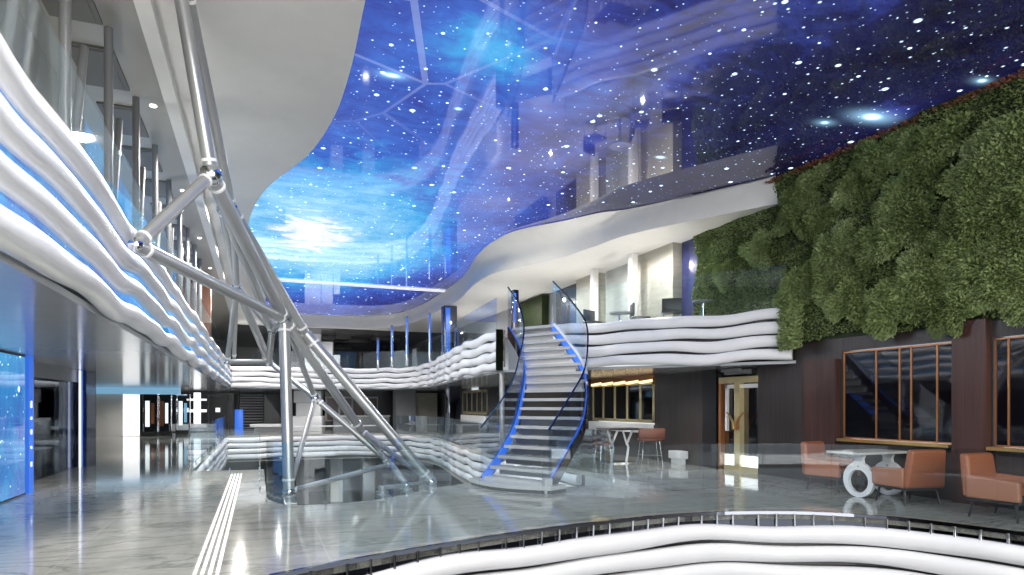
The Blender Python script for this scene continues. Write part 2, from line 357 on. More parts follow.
def resamp(P,n=120):
    S=spline(P,.05); L=[0]
    out=[]; k=len(P)-1; 
    # parameterise per control interval so the three edges stay in step
    per=n//k; res=[]
    T=[Vector(p) for p in P]
    for i in range(k):
        p1,p2=T[i],T[i+1]; p0=T[i-1] if i else p1*2-p2; p3=T[i+2] if i+2<=k else p2*2-p1
        for j in range(per):
            t=j/per; res.append(.5*((2*p1)+(p2-p0)*t+(2*p0-5*p1+4*p2-p3)*t*t+(3*p1-p0-3*p2+p3)*t**3))
    res.append(T[-1]); return res
T_,K_,B_=resamp(Tt),resamp(Kk),resamp(Bb)
cb=MB(); n=len(T_); rows=[T_,[t.lerp(k,.5)+Vector((0,0,.03)) for t,k in zip(T_,K_)],K_,[k.lerp(b,.35)+ (k-b).cross(Vector((0,0,1)))*0+Vector((-.03,-.02,0)) for k,b in zip(K_,B_)],[k.lerp(b,.8)+Vector((-.03,-.02,0)) for k,b in zip(K_,B_)],B_]
vs=[v for r in rows for v in r]; fs=[(r*n+i,r*n+i+1,(r+1)*n+i+1,(r+1)*n+i) for r in range(len(rows)-1) for i in range(n-1)]
cb.add(vs,fs)
canopy_root=sroot('ceiling_canopy','white flowing canopy over the upper gallery')
cb.build('fascia',M['canopy'],canopy_root,smooth='raw')
for p in canopy_root.children[0].data.polygons: p.use_smooth=True
slab([(b.x,b.y) for b in B_[::3]]+[(-1.3,35.5),(-1.3,35.9),(10.3,35.9),(10.3,10.4)],[],5.66,5.70).build('soffit_panel',M['canopy'],canopy_root)
struct('ceiling_back',MB().box(-1.3,10.3,35.9,50,5.68,5.8),M['dgrey'],label='dark grey ceiling at the far upper level')
# dark services zone in the back ceiling
zb=MB()
for i in range(14):
    x=1.6+random.random()*5; y=38+random.random()*8; zb.box(x,x+.8+random.random(),y+1,y+1.5+random.random(),5.45,5.68)
tag(zb.build('ceiling_grille',M['dark']),'black service grilles under the far upper ceiling','ceiling grille',kind='stuff')
# lower level
struct('floor_lower',MB().box(-12,12,-4,58,-4.3,-4.2),M['dstone'])
struct('ceiling_lower',slab([(-12,-4),(12,-4),(12,58),(-12,58)],[v1poly,v2poly],-1.3,-1.26),M['soffit'])
# ------------------------------------------------------------ walls
wl=[]
def wall(name,x0,x1,y0,y1,z0,z1,m,label=None): return struct(name,MB().box(x0,x1,y0,y1,z0,z1),M[m],label=label)
X=10.1
Yd0,Yd1=Yw(758),Yw(717)
ww=MB()
for a,b,c,d in ((-4,4.0,0,2.8),(4.0,6.17,0,.86),(4.0,6.17,2.5,2.8),(6.73,8.79,0,.86),(6.73,8.79,2.5,2.8),(6.17,6.73,0,2.8),(8.79,Yd0,0,2.8),(Yd0,Yd1,2.3,2.8),(Yd1,14.85,0,ZB)):
    ww.box(X,X+.25,a,b,c,d)
struct('wall_right',ww,M['wood'],label='dark wood clad wall')
struct('wall_right_pier',MB().box(X-.12,X+.02,6.2,6.7,0,2.78).box(X-.12,X+.02,8.85,9.6,0,2.36),M['redwood'],label='red brown wood piers between the windows')
struct('wall_right_alcove',MB().box(X,X+.25,14.85,18.4,0,.95).box(X,X+.25,14.85,18.4,2.3,ZB).box(X,X+.25,18.4,29.9,0,ZB).box(X,X+.25,29.9,31.8,0,1.2).box(X,X+.25,31.8,58,0,ZB),M['dgrey'])
struct('trim_3',MB().box(X-.12,X+.01,14.9,18.4,.72,.98),M['white'],label='pale ledge under the far gold window')
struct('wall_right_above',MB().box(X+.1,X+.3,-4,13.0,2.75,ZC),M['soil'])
# upper gallery walls
segs=[(702,682,'navy'),(681,645,'beige'),(636,606,'greige'),(603,583,'beige'),(583,556,'dgrey')]
for i,(a,b,m) in enumerate(segs):
    wall('wall_gallery',X-.25 if m=='beige' else X,X+.1,Yw(a),Yw(b),Z2,5.66,m)
wall('wall_gallery_far',X,X+.1,Yw(556),58,Z2,5.66,'mgrey')
for a in (644,605):
    o=MB().rbox(X-.62,X-.42,Yw(a)-.35,Yw(a)-.15,Z2,5.66,.03).build('column',M['plaster'],None,True)
    tag(o,'slim white column on the upper gallery, '+('nearer the plant wall' if a==644 else 'nearer the glass staircase'),'column','white columns on the upper gallery')
o=MB().rbox(X-.3,X-.02,Yw(549),Yw(521),Z2,5.6,.03).build('hedge_panel',M['hedge'],None,True); tag(o,'flat dark green hedge panel behind the head of the staircase','hedge')
wall('wall_back_upper',-12,12,50,50.2,Z2,ZC,'dgrey'); wall('wall_back',-12,12,56,56.2,0,ZB,'dgrey')
wall('wall_lower_left',-9,-8.8,-4,50,-4.2,-1.3,'dgrey'); wall('wall_lower_right',10.2,10.4,-4,50,-4.2,-1.3,'dgrey'); wall('wall_lower_back',-9,10.4,44,44.2,-4.2,-1.3,'mgrey')
# orange wood end wall at upper left
wall('wall_end_left',-2.75,-1.55,25,25.3,Z2,ZC-.16,'orange','orange brown wood wall')
# ------------------------------------------------------------ windows of the right wall
def window(name,y0,y1,z0,z1,bars,fm,x=X,lab=None,thick=.022,sill=True):
    r=sroot(name,lab)
    MB().box(x+.012,x+.04,y0,y1,z0,z1).build('pane',M['dglass'],r)
    fr=MB().box(x-.004,x+.012,y0,y0+thick,z0,z1).box(x-.004,x+.012,y1-thick,y1,z0,z1).box(x-.004,x+.012,y0,y1,z1-thick,z1).box(x-.004,x+.012,y0,y1,z0,z0+thick)
    for b in bars: fr.box(x-.004,x+.012,b-thick/2,b+thick/2,z0,z1)
    fr.build('window_frame',M[fm],r)
    if sill: MB().box(x-.16,x+.02,y0-.02,y1+.02,z0-.055,z0-.005).build('window_sill',M['gold'],r)
    return r
window('window_1',6.75,8.77,.89,2.48,[Yw(876),Yw(899.5),Yw(911),Yw(937)],'copper',lab='black window with gold bars above the armchairs')
window('window_2',4.05,6.15,.89,2.48,[Yw(1008.5),5.3,5.05,4.5],'copper',lab='black gold-barred window at the right edge')
ys=[14.87+i*(18.38-14.87)/5 for i in range(1,5)]
w3=window('window_3',14.87,18.38,1.0,2.16,ys,'palegold',lab='gold barred shop window beside the stair',thick=.09,sill=False)
MB().box(X-.05,X+.03,14.87,18.38,2.16,2.33).build('header_board',M['copper'],w3)
for i in range(5):
    y=14.87+(i+.5)*.702
    MB().add([(X-.07,y-.33,2.15),(X-.07,y+.3,2.10),(X-.07,y+.3,2.17),(X-.07,y-.33,2.21),(X-.03,y-.33,2.15),(X-.03,y+.3,2.10),(X-.03,y+.3,2.17),(X-.03,y-.33,2.21)],[(0,1,2,3),(7,6,5,4),(0,4,5,1),(3,2,6,7),(0,3,7,4),(1,5,6,2)]).build('cove_light',M['warmlamp'],w3)
window('window_4',28.6,32.6,1.05,2.25,[28.6+i*.8 for i in range(1,5)],'palegold',lab='small gold-barred window far back left of the stair',thick=.13,sill=False)
struct('trim_4',MB().box(X-.12,X+.01,28.5,32.8,.62,.98),M['white'],label='pale ledge under the farthest gold window')
# door
d=sroot('door_1','pale gold framed glass door')
a,b=Yd0,Yd1; w=b-a
MB().box(X+.1,X+.13,a,b,.0,2.3).build('glass_panel',M['dglass'],d)
MB().box(X-.02,X+.12,b-.16,b-.08,0,2.14).build('side_jamb',M['copper'],d)
MB().box(X-.03,X+.1,a,b-.1,2.0,2.14).build('header',M['palegold'],d)
cs=a+w*.47
MB().box(X-.03,X+.1,cs-.09,cs+.09,0,2.0).build('centre_stile',M['palegold'],d)
MB().box(X-.01,X+.09,a,b-.25,.0,.12).build('bottom_rail',M['palegold'],d)
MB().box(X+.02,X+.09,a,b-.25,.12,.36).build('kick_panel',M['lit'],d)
MB().box(X+.02,X+.09,a,b-.25,1.88,1.97).box(X+.02,X+.09,b-.32,b-.26,.9,1.97).build('inner_frame',M['white'],d)
for s in (1,-1):
    MB().tube([(X-.07,cs+s*.06,.95),(X-.08,cs+s*.08,1.12),(X-.08,cs+s*.16,1.24),(X-.08,cs+s*.27,1.33)],.035,8,True,.018).tube([(X-.02,cs+s*.06,1.0),(X-.08,cs+s*.07,1.05)],.02).build('door_handle',M['gold' if s>0 else 'copper'],d,True)
struct('wall_door_side',MB().box(X-.03,X+.02,Yd1+.0,Yd1+.5,0,ZB-.02),M['dark'])
o=MB().box(X-.03,X+.12,Yw(748),Yw(725),2.2,2.3).box(X-.2,X-.1,Yw(745),Yw(728),2.25,2.32).build('sign_box',M['mgrey']); tag(o,'small grey unlit box fixed over the gold framed door','ceiling box')
# ------------------------------------------------------------ wavy parapets
def parapet(label,P,ztop,side,seed,lean=.0,amp=.035,lam=2.4,nb=4,pitch=.272,h=.236,endcaps=False,out0=0.0,blue=False,outamp=.03,gapz=0,backm='backing',bk=-.12):
    root=thing('balcony_parapet',label,'balcony front',(0,0,0),0,'wavy white balcony fronts')
    S=cum(P); N=[(n[0]*side,n[1]*side) for n in normals(P)]
    rnd=random.Random(seed); ph=[rnd.random()*6 for _ in range(6)]
    for k in range(nb):
        def prof(i,k=k):
            s=S[i]
            wv=amp*(math.sin(2*PI*s/lam+ph[0]+k*.25)+.5*math.sin(2*PI*s/(lam*.57)+ph[1]+k*.6)+.4*math.sin(2*PI*s/(lam*2.3)+ph[2]))
            wo=outamp*(math.sin(2*PI*s/(lam*.8)+ph[3]+k*.9)+.5*math.sin(2*PI*s/(lam*1.7)+ph[4]+k*1.7))
            hh=h*(1+.07*math.sin(2*PI*s/(lam*1.2)+ph[5]+k*2.1))
            zt=ztop-k*pitch+wv*.8; zb_=zt-hh
            o=out0+lean*(1-k/(nb-1.0))+wo*.6
            return [(o-.10,zt-.01),(o-.03,zt),(o+.02,zt-.012),(o+.05,zt-.05),(o+.062,zt-hh*.4),(o+.058,zt-hh*.7),(o+.035,zb_+.03),(o,zb_+.004),(o-.06,zb_),(o-.10,zb_+.02)]
        mb=MB(); ribbon(mb,P,N,prof); mb.build('band',M['white'],root,True)
    mb=MB(); zt=ztop-.03; zbm=ztop-nb*pitch+.12
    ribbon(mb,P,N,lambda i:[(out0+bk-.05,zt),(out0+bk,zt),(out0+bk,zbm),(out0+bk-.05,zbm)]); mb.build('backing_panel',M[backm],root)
    return root,N
Pleft=[(-1.27,y*.2) for y in range(-15,173)]
parapet('long white four-band wavy balcony front running along the left of the hall',Pleft,3.46,-1,3,lean=0,amp=.036,lam=3.0,outamp=.012,pitch=.290,h=.212,backm='glow_blue',bk=-.03)  # backing emits a painted blue glow in the gaps; no lamp there
parapet('white four-band wavy balcony front curving from the far end to the glass stair',L2A,3.45,-1,5,amp=.03,lam=2.2)
MB_=parapet('white four-band wavy balcony front between the stair head and the plant wall',L2B,3.45,-1,8,amp=.03,lam=2.6)
parapet('curved white wavy front under the floor edge in the foreground',v1edge,-.16,1,9,amp=.03,lam=3.4,out0=.05)
Pl=[(-1.4,34.0-i*.2) for i in range(0,89)]
parapet('low white wavy front under the floor edge on the far left side of the opening',Pl,-.10,1,11,amp=.03,lam=2.2)
ir=next(i for i,p in enumerate(e2right) if p[1]>13 and p[0]>6.5)
ifar=next(i for i,p in enumerate(e2right) if p[1]>33.4)
parapet('low white wavy front under the floor edge right of the opening, beside the stair foot',e2right[ir:ifar+1],-.10,1,12,amp=.03,lam=2.2)
parapet('low white wavy front under the far edge of the floor opening',e2right[ifar:],-.10,1,13,amp=.02,lam=3)
# dark edge and clear clips below the foreground floor edge
root=thing('edge_channel','dark recessed channel with steel clips under the foreground floor edge','edge channel',(0,0,0))
N1=normals(v1edge)
mb=MB(); ribbon(mb,v1edge,N1,lambda i:[(-.05,-.02),(.0,-.02),(.0,-.2),(-.05,-.2)]); mb.build('channel',M['dkchrome'],root)
mb=MB(); ribbon(mb,v1edge,N1,lambda i:[(-.03,.012),(.02,.012),(.025,-.03),(-.03,-.03)]); mb.build('edge_trim',M['dkchrome'],root)
S1=cum(v1edge); nxt=0
for i,s in enumerate(S1):
    if s>=nxt and i<len(S1)-2:
        nxt+=.28; p=v1edge[i]; nn=N1[i]
        MB().tube([(p[0]+nn[0]*.03,p[1]+nn[1]*.03,-.02),(p[0]+nn[0]*.03,p[1]+nn[1]*.03,-.2)],.014,8).build('clip',M['chrome'],root,True)
# near-void inner darkness: dark inner back fascia behind
# ------------------------------------------------------------ glass balustrades
def balustrade(label,P,z0,z1,side=1,off=0.0,plen=1.6,m='glass',rail=None,feet=True,post=False):
    root=thing('glass_balustrade',label,'glass balustrade',(0,0,0),0,'frameless glass balustrades')
    S=cum(P); N=[(n[0]*side,n[1]*side) for n in normals(P)]; L=S[-1]; k=max(1,round(L/plen)); i0=0
    for j in range(k):
        s1=L*(j+1)/k
        i1=max(i0+1,next((i for i,s in enumerate(S) if s>=s1-1e-6),len(P)-1))
        seg=[Vector((p[0],p[1])) for p in P[i0:i1+1]]; nn=N[i0:i1+1]
        g=.012
        seg[0]=seg[0].lerp(seg[1],min(.4,g/max(1e-3,(seg[1]-seg[0]).length))); 
        mb=MB(); ribbon(mb,[(a.x,a.y) for a in seg],nn,lambda i:[(off-.007,z0),(off+.007,z0),(off+.007,z1),(off-.007,z1)])
        mb.build('glass_panel',M[m],root)
        if feet:
            p=seg[0]; q=nn[0]
            MB().tube([(p.x+q[0]*off,p.y+q[1]*off,z0-.02),(p.x+q[0]*off,p.y+q[1]*off,z0+.04)],.016,8).build('foot_clamp',M['chrome'],root,True)
        i0=i1
    if rail:
        mb=MB(); ribbon(mb,P,N,lambda i:[(off-.02,z1),(off+.02,z1),(off+.02,z1+.02),(off-.02,z1+.02)]); mb.build('top_rail',M[rail],root)
    return root
balustrade('clear curved glass balustrade along the foreground floor edge',v1edge[8:-6],.02,.95,-1,.12,.9,feet=False)
balustrade('clear glass balustrade around the foot of the white steel frame',e2arc[2:-5],.02,.95,-1,.1,1.0)
def dens(a,b,st=.2):
    n=max(1,int(math.hypot(b[0]-a[0],b[1]-a[1])/st)); return [(a[0]+(b[0]-a[0])*i/n,a[1]+(b[1]-a[1])*i/n) for i in range(n+1)]
balustrade('straight clear glass balustrade left of the steel frame, running into the hall',dens(e2near[0],e2near[1]),.02,.95,-1,.1,1.3)
balustrade('short clear glass balustrade across the corridor end of the opening',dens((-1.4,16.2),(.0,16.05)),.02,.95,-1,.1,.8)
balustrade('long clear glass balustrade on the left side of the opening, beside the corridor',dens((-1.4,33.9),(-1.4,16.5)),.02,.95,-1,.1,2.2)
balustrade('clear glass balustrade curving right of the stair foot',e2right[1:ir+6],.02,.95,-1,.1,1.4,rail=None)
balustrade('clear glass balustrade right of the opening behind the stair',e2right[ir+8:ifar],.02,.95,-1,.1,2.0)
balustrade('upper glass balustrade above the wavy front along the left',[(-1.45,y) for y in [ -2.8+i*.2 for i in range(0,185)]],3.3,4.35,1,0,2.2)
balustrade('upper glass balustrade above the wavy front that curves left of the stair',L2A[6:-3],3.35,4.35,1,.1,1.9)
balustrade('upper glass balustrade between the stair head and the plant wall',L2B[2:-1],3.35,4.35,1,.1,1.6)
# blue-edged glass fins standing on the curved upper balcony
for k,(px,y0,y1,dd) in enumerate(((378,338,364,33),(392,325,363,31),(407,316,362,29.5),(430,312,353,28))):
    t=W(px,y0,dd); bq=W(px,y1,dd)
    o=MB().rbox(t.x-.06,t.x+.06,t.y-.04,t.y+.04,Z2,t.z,.035).build('glass_fin',M['chrome'],None,True)
    s=MB().box(t.x-.04,t.x+.03,t.y-.055,t.y-.042,Z2+.5,t.z-.1).build('lit_edge',M['bluestrip'],o)
    tag(o,['shortest blue-lit steel fin on the far upper balcony','blue-lit steel fin second from the far end of the upper balcony','blue-lit steel fin third from the far end of the upper balcony','blue-lit steel fin nearest the mirrored column on the upper balcony'][k],'fin post','blue lit fins on the upper balcony')
# ------------------------------------------------------------ curved staircase
Lc=[W(481,480,12.0),W(498,455,12.4),W(512,430,12.9),W(519,405,13.4),W(524,373,14.0),W(519,348,14.5),W(508,333,15.0)]
Rc=[W(549,487,10.9),W(570,449,11.6),W(583,425,12.0),W(587,405,12.4),W(586,371,13.0),W(569,344,13.6),W(553,330,14.3)]
def setz(P,zs): return [Vector((p.x,p.y,z)) for p,z in zip(P,zs)]
Lc=setz(Lc,[.12,.53,1.0,1.5,2.2,2.8,Z2]); Rc=setz(Rc,[.12,.7,1.13,1.5,2.2,2.8,Z2])
def at_z(P,z):
    Sx=spline(P,.02)
    for a,b in zip(Sx,Sx[1:]):
        if (a.z<=z<=b.z): return a.lerp(b,(z-a.z)/max(1e-6,b.z-a.z))
    return (Sx[0] if z<Sx[0].z else Sx[-1]).copy()
st=thing('curved_staircase','curved staircase with pale treads, glass sides and blue lit edges','staircase',(4.5,11.2,0))
st_off=Vector((-4.5,-11.2,0))
NS=18; rise=Z2/NS
for k in range(NS):
    z=rise*(k+1)-.01 if k<NS-1 else Z2-.01
    l0,r0=at_z(Lc,max(.12,z-rise*.5)),at_z(Rc,max(.12,z-rise*.5))
    l1,r1=at_z(Lc,min(Z2,z+rise*.75)),at_z(Rc,min(Z2,z+rise*.75))
    if k==NS-1: l1=l0+(l1-l0).normalized()*.4 if (l1-l0).length>1e-3 else l0+Vector((.2,.3,0)); r1=r0+Vector((.25,.33,0)); l1=l0+Vector((.25,.33,0))
    l0,r0=l0.lerp(r0,.045),r0.lerp(l0,.045); l1,r1=l1.lerp(r1,.045),r1.lerp(l1,.045)
    q=[l0,r0,r1,l1]; vs=[(p.x,p.y,z-.06) for p in q]+[(p.x,p.y,z) for p in q]
    mb=MB().add([Vector(v)+st_off for v in vs],[(0,3,2,1),(4,5,6,7),(0,1,5,4),(1,2,6,5),(2,3,7,6),(3,0,4,7)])
    mb.build('tread',M['tread'],st)
    if k<7 or k>=10:
        rz0=z-.06-(rise-.06)
        MB().add([Vector((p.x,p.y,zz))+st_off for zz in (rz0,z-.06) for p in (l1,r1,r1+(r1-l1).normalized()*0+Vector((.015,.02,0)),l1+Vector((.015,.02,0)))],[(0,3,2,1),(4,5,6,7),(0,1,5,4),(1,2,6,5),(2,3,7,6),(3,0,4,7)]).build('riser',M['mgrey' if k<7 else 'plaster'],st)
def wallstrip(P,zlo,zhi,th,step=.12,name='x',m='sglass',parent=None,out=0,topfn=None):
    Sx=spline(P,step); mb=MB(); vs=[]
    for i,p in enumerate(Sx):
        t=Sx[min(i+1,len(Sx)-1)]-Sx[max(i-1,0)]; nrm=Vector((-t.y,t.x,0)).normalized()
        hi=zhi if topfn is None else topfn(i/(len(Sx)-1))
        for o,z in ((out-th/2,zlo),(out+th/2,zlo),(out+th/2,hi),(out-th/2,hi)):
            vs.append(p+nrm*o+Vector((0,0,z))+st_off)
    k=4; fs=[]
    for i in range(len(Sx)-1):
        for j in range(k): fs.append((i*k+j,i*k+(j+1)%k,(i+1)*k+(j+1)%k,(i+1)*k+j))
    fs+= [(3,2,1,0),tuple((len(Sx)-1)*k+j for j in range(k))]
    mb.add(vs,fs); return mb.build(name,M[m],parent,True)
for P,nm in ((Lc,'left'),(Rc,'right')):
    wallstrip(P,-.22,.03,.03,name='stringer',m='dkchrome',parent=st)
    sgn=1 if nm=='left' else -1
    wallstrip(P,-.17,.06,.014,name='light_strip',m='bluestrip',parent=st,out=-sgn*.03 if nm=='left' else .03)
    g=wallstrip(P,.03,.95,.016,name='glass_panel',m='sglass',parent=st)
    wallstrip(P,.95,.975,.03,name='handrail',m='dkchrome',parent=g)
# white inner edge on the upper right stringer
Su=spline(Rc,.05); iu=next(i for i,p in enumerate(Su) if p.z>2.05)
wallstrip([Su[i] for i in range(iu,len(Su)-1,6)],.035,.07,.05,name='edge_trim',m='white',parent=st,out=.02)
# foot of stair: curved plinth step, newels
def pl(x,y): return (x-4.5,y-11.2)
b0,b1=Lc[0],Rc[0]; dv=(b1-b0); dv.z=0; dn=Vector((dv.y,-dv.x,0)).normalized()
if dn.y>0: dn=-dn
arc=[]
for i in range(13):
    t=i/12; p=b0.lerp(b1,-.12+1.2*t); arc.append((p.x+dn.x*(.12+.28*math.sin(PI*t))-4.5,p.y+dn.y*(.12+.28*math.sin(PI*t))-11.2))
back=[(b1.x+dv.x*.08-4.5-dn.x*.3,b1.y+dv.y*.08-11.2-dn.y*.3),(b0.x-dv.x*.12-4.5-dn.x*.3,b0.y-dv.y*.12-11.2-dn.y*.3)]
MB().prism(arc+back,.06,.13).build('bottom_step',M['tread'],st)
MB().prism([(x+dn.x*-.05,y+dn.y*-.05) for x,y in arc]+back,.0,.06).build('plinth',M['dark'],st)  # black paints in the shadow beneath the bottom step
bp=b1-dn*-.05
MB().rbox(bp.x-4.5-.07,bp.x-4.5+.07,bp.y-11.2-.07,bp.y-11.2+.07,0,.26,.008).build('newel',M['steel'],st)


# mirrored columns near the stair
for k,(px,dd,z0,z1,w,lab) in enumerate(((453,28.6,0,ZB,.28,'square dark mirror column under the curved balcony left of the stair'),(449,27,Z2,5.66,.28,'square blue mirror column on the upper balcony left of the stair'),(515,16.4,Z2,4.45,.085,'slim blue-lit rounded fin standing behind the left glass of the stair head'),(502,16.8,0,ZB,.06,'slim steel column below the balcony end left of the stair'))):
    p=W(px,405,dd)
    o=MB().rbox(p.x-w,p.x+w,p.y-w,p.y+w,z0,z1,.04).build('column',M['dkchrome' if k!=3 else 'steel'],None,True); tag(o,lab,'column')
    if k in (1,2): MB().box(p.x-w*.8,p.x-w*.1,p.y-w-.02,p.y-w-.002,z0+.3,z1-.1).build('light_strip',M['bluestrip'],o)
# end cap of the balcony at the stair head
o=MB().box(5.66,5.84,15.34,15.385,ZB+.02,3.44).build('end_plate',M['dkchrome']); tag(o,'dark steel end plate closing the wavy balcony at the stair head','end plate')
pa,pb=Vector((5.98,15.32)),Vector((6.70,14.46)); q_=(pb-pa).normalized(); nq=Vector((-q_.y,q_.x))*-.04
o=MB().prism([(pa.x,pa.y),(pb.x,pb.y),(pb.x-nq.x,pb.y-nq.y),(pa.x-nq.x,pa.y-nq.y)],ZB+.045,Z2-.09).build('landing_fascia',M['mgrey']); tag(o,'plain grey panel closing the floor edge under the stair head','panel')
# ------------------------------------------------------------ steel space frame
nodes=dict(A=(211,175,7.5),B=(136,245,6.35),C=(284,319,10.6),P=(232,208,9.2),P2=(221,209,9.6),G=(237,287,11.2),L=(272,330,11.6),K=(269,362,12.6),J=(227,362,12.0),
 M=(315,398,12.0),N=(361,430,12.2),O=(391,464,12.4),R=(406,493,11.3),F=(431,485,11.75),E=(289,498,10.45),U1=(178,-20,7.12),U2=(187,-12,7.25),Q=(306,334,10.9),J2=(234,358,12.4),R2=(382,498,10.9))
NP={k:W(*v) for k,v in nodes.items()}
for k in ('R','F','E','R2'): NP[k].z=max(NP[k].z,.09)
tr=thing('steel_space_frame','tall angular silver steel tube frame rising to the ceiling','steel frame',(NP['E'].x,NP['E'].y,0))
to=Vector((-NP['E'].x,-NP['E'].y,0))
tubes=[('U1','A',.075),('U2','P',.06),('A','B',.068),('B','C',.075),('A','C',.09),('A','L',.065),('P','Q',.075),('Q','F',.095),('C','N',.08),('C','M',.05),
 ('C','E',.09),('K','M',.05),('M','O',.06),('N','O',.06),('N','F',.05),('O','R',.06),('M','E',.045),('E','O',.045),('R2','F',.035),('G','K',.07),('G','J',.045),('J','K',.05),
 ('L','K',.06),('P2','G',.045),('P','G',.05),('G','L',.055),('J2','G',.035),('C','L',.05)]
for a,b_,r in tubes:
    pa,pb=NP[a]+to,NP[b_]+to; dvv=(pb-pa).normalized(); L=(pb-pa).length
    t=MB().tube([pa,pb],r,16).build('tube',M['steel'],tr,True)
    if L>1.5:
        MB().tube([pa+dvv*(r*1.9),pa+dvv*(r*1.9+.035)],r*1.14,16).build('collar',M['whitering'],t,True)
        MB().tube([pb-dvv*(r*1.9+.035),pb-dvv*(r*1.9)],r*1.14,16).build('collar',M['whitering'],t,True)
for k,r in (('A',.13),('B',.075),('C',.12),('P',.08),('P2',.07),('G',.08),('L',.085),('K',.09),('J',.06),('M',.085),('N',.08),('O',.08),('R',.07),('F',.11),('E',.1),('Q',.09)):
    MB().ball(NP[k]+to,r,16).build('node',M['chrome'],tr,True)
for k in ('E','F','R','R2'):
    p=NP[k]+to; MB().rbox(p.x-.09,p.x+.09,p.y-.75,p.y+.13,-.09,-.001,.01).build('bracket',M['steel'],tr)
    MB().tube([(p.x,p.y,.0),(p.x,p.y,.03)],.11,20).tube([(p.x,p.y,.03),(p.x,p.y,.12)],.06,12).build('base_plate',M['steel'],tr,True)
# ------------------------------------------------------------ plant wall
def leaves(mb,cx,n,fn,size,droop=.4,rnd=random):
    vs=mb.v; fs=mb.f
    for _ in range(n):
        p,nr=fn()
        d_=Vector((nr.x+rnd.uniform(-.7,.7),nr.y+rnd.uniform(-.7,.7),nr.z+rnd.uniform(-.8,.6)-droop*.3)).normalized()
        s=size*rnd.uniform(.6,1.4); t=d_.orthogonal().normalized()
        t=(Matrix.Rotation(rnd.uniform(0,2*PI),3,d_)@t)
        w=s*.22; tip=p+d_*s; mid=p+d_*s*.5
        k=len(vs); vs += [tuple(p),tuple(mid+t*w),tuple(tip),tuple(mid-t*w)]; fs.append((k,k+1,k+2,k+3))
def clumps_h(y,z): 
    return .10*math.sin(y*1.9+1)*math.sin(z*2.1+.5)+.06*math.sin(y*4.3)*math.cos(z*3.7)+.035*math.sin(y*9.1+z*3)*math.cos(z*8.3-y*2)
gw=thing('green_wall','high leafy green plant wall above the dark windows on the right','plant wall',(X,8,2.7))
go=Vector((-X,-8,-2.7))
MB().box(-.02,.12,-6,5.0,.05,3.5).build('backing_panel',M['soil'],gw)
rnd=random.Random(4)
def zbot(y): return 2.80+.06*math.sin(y*3.1)
base=MB()
# bumpy bed surface
ny,nz=110,40; vs=[]; fs=[]
for i in range(ny):
    for j in range(nz):
        y=3.0+10.0*i/(ny-1); zz=zbot(y)+(ZC-.05-zbot(y))*j/(nz-1)
        vs.append((X-.10-clumps_h(y,zz)*.8+go.x,y+go.y,zz+go.z))
for i in range(ny-1):
    for j in range(nz-1): fs.append((i*nz+j,i*nz+j+1,(i+1)*nz+j+1,(i+1)*nz+j))
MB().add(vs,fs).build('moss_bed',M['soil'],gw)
def rp():
    y=rnd.uniform(2.9,13.0); z=rnd.uniform(zbot(y),ZC-.08); h=clumps_h(y,z)
    return Vector((X-.08-h*.8,y,z))+go, Vector((-1,0,-.15))
leaves(base,0,80000,rp,.065,rnd=rnd); base.build('foliage',M['leafa'],gw,'raw')
# raised bushes
clist=[(915,285,.55,.42),(880,160,.50,.40),(800,215,.50,.42),(1000,160,.62,.5),(965,225,.4,.36),(760,250,.42,.36),(850,300,.42,.38),(940,310,.40,.30),(1010,290,.5,.42),(905,215,.33,.28),(835,255,.35,.3),(980,110,.42,.3),(725,275,.3,.28),(795,292,.35,.35),(870,250,.34,.3),(1000,215,.4,.3),(1045,190,.5,.4),(1050,290,.5,.45),(850,195,.34,.28)]
rq=random.Random(21)
clist+=[(rq.uniform(790,1040),rq.uniform(130,315),rq.uniform(.25,.5),rq.uniform(.22,.4)) for _ in range(34)]
clist=[c for c in clist if c[1]>185-(c[0]-760)*.36+18]
for i,(px,py,ry,rz_) in enumerate(clist):
    y=Yw(px,9.95); dd=9.95*ST+y*CT; z=EYE+(405-py)/F*dd; z=min(z,ZC-.35)
    c=Vector((X-.12,y,z))+go; cl=MB()
    def cp(c=c,ry=ry,rz_=rz_):
        a=rnd.uniform(0,2*PI); q=math.sqrt(rnd.random()); ir=1+.28*math.sin(3*a+c.y*5)+.16*math.sin(5*a+c.z*9); yy=math.cos(a)*q*ry*ir; zz=math.sin(a)*q*rz_*ir; hb=.75+.4*math.sin(yy*9+c.z*7)*math.sin(zz*8+c.y*4)
        xx=(.22*(1-q**1.6)*hb+.03)*rnd.uniform(.6,1)+.04
        return c+Vector((-xx,yy,zz)), Vector((-1.0,yy/ry*.9,zz/rz_*.9)).normalized()
    leaves(cl,0,int(9000*ry*rz_/.2*.62),cp,.058 if i%3 else .085,rnd=rnd)
    cl.build('bush_clump',M['leafb'] if i%3!=1 else M['leafa'],gw,'raw')
tipm=MB()
def tp():
    y=rnd.uniform(5,11.5); return Vector((X-.12-rnd.random()*.1,y,ZC-.10-rnd.random()*.07))+go, Vector((-.7,0,.3))
leaves(tipm,0,1300,tp,.06,rnd=rnd); tipm.build('reddish_tips',M['leafr'],gw,'raw')
edge=MB()
def ep():
    z=rnd.uniform(2.62,3.5); y=9.72+rnd.uniform(-.25,.25)-(z-2.9)*.05; return Vector((X-.22-rnd.random()*.18,y,z))+go, Vector((-1,.1,0))
leaves(edge,0,2600,ep,.075,rnd=rnd); edge.build('overhanging_foliage',M['leafb'],gw,'raw')
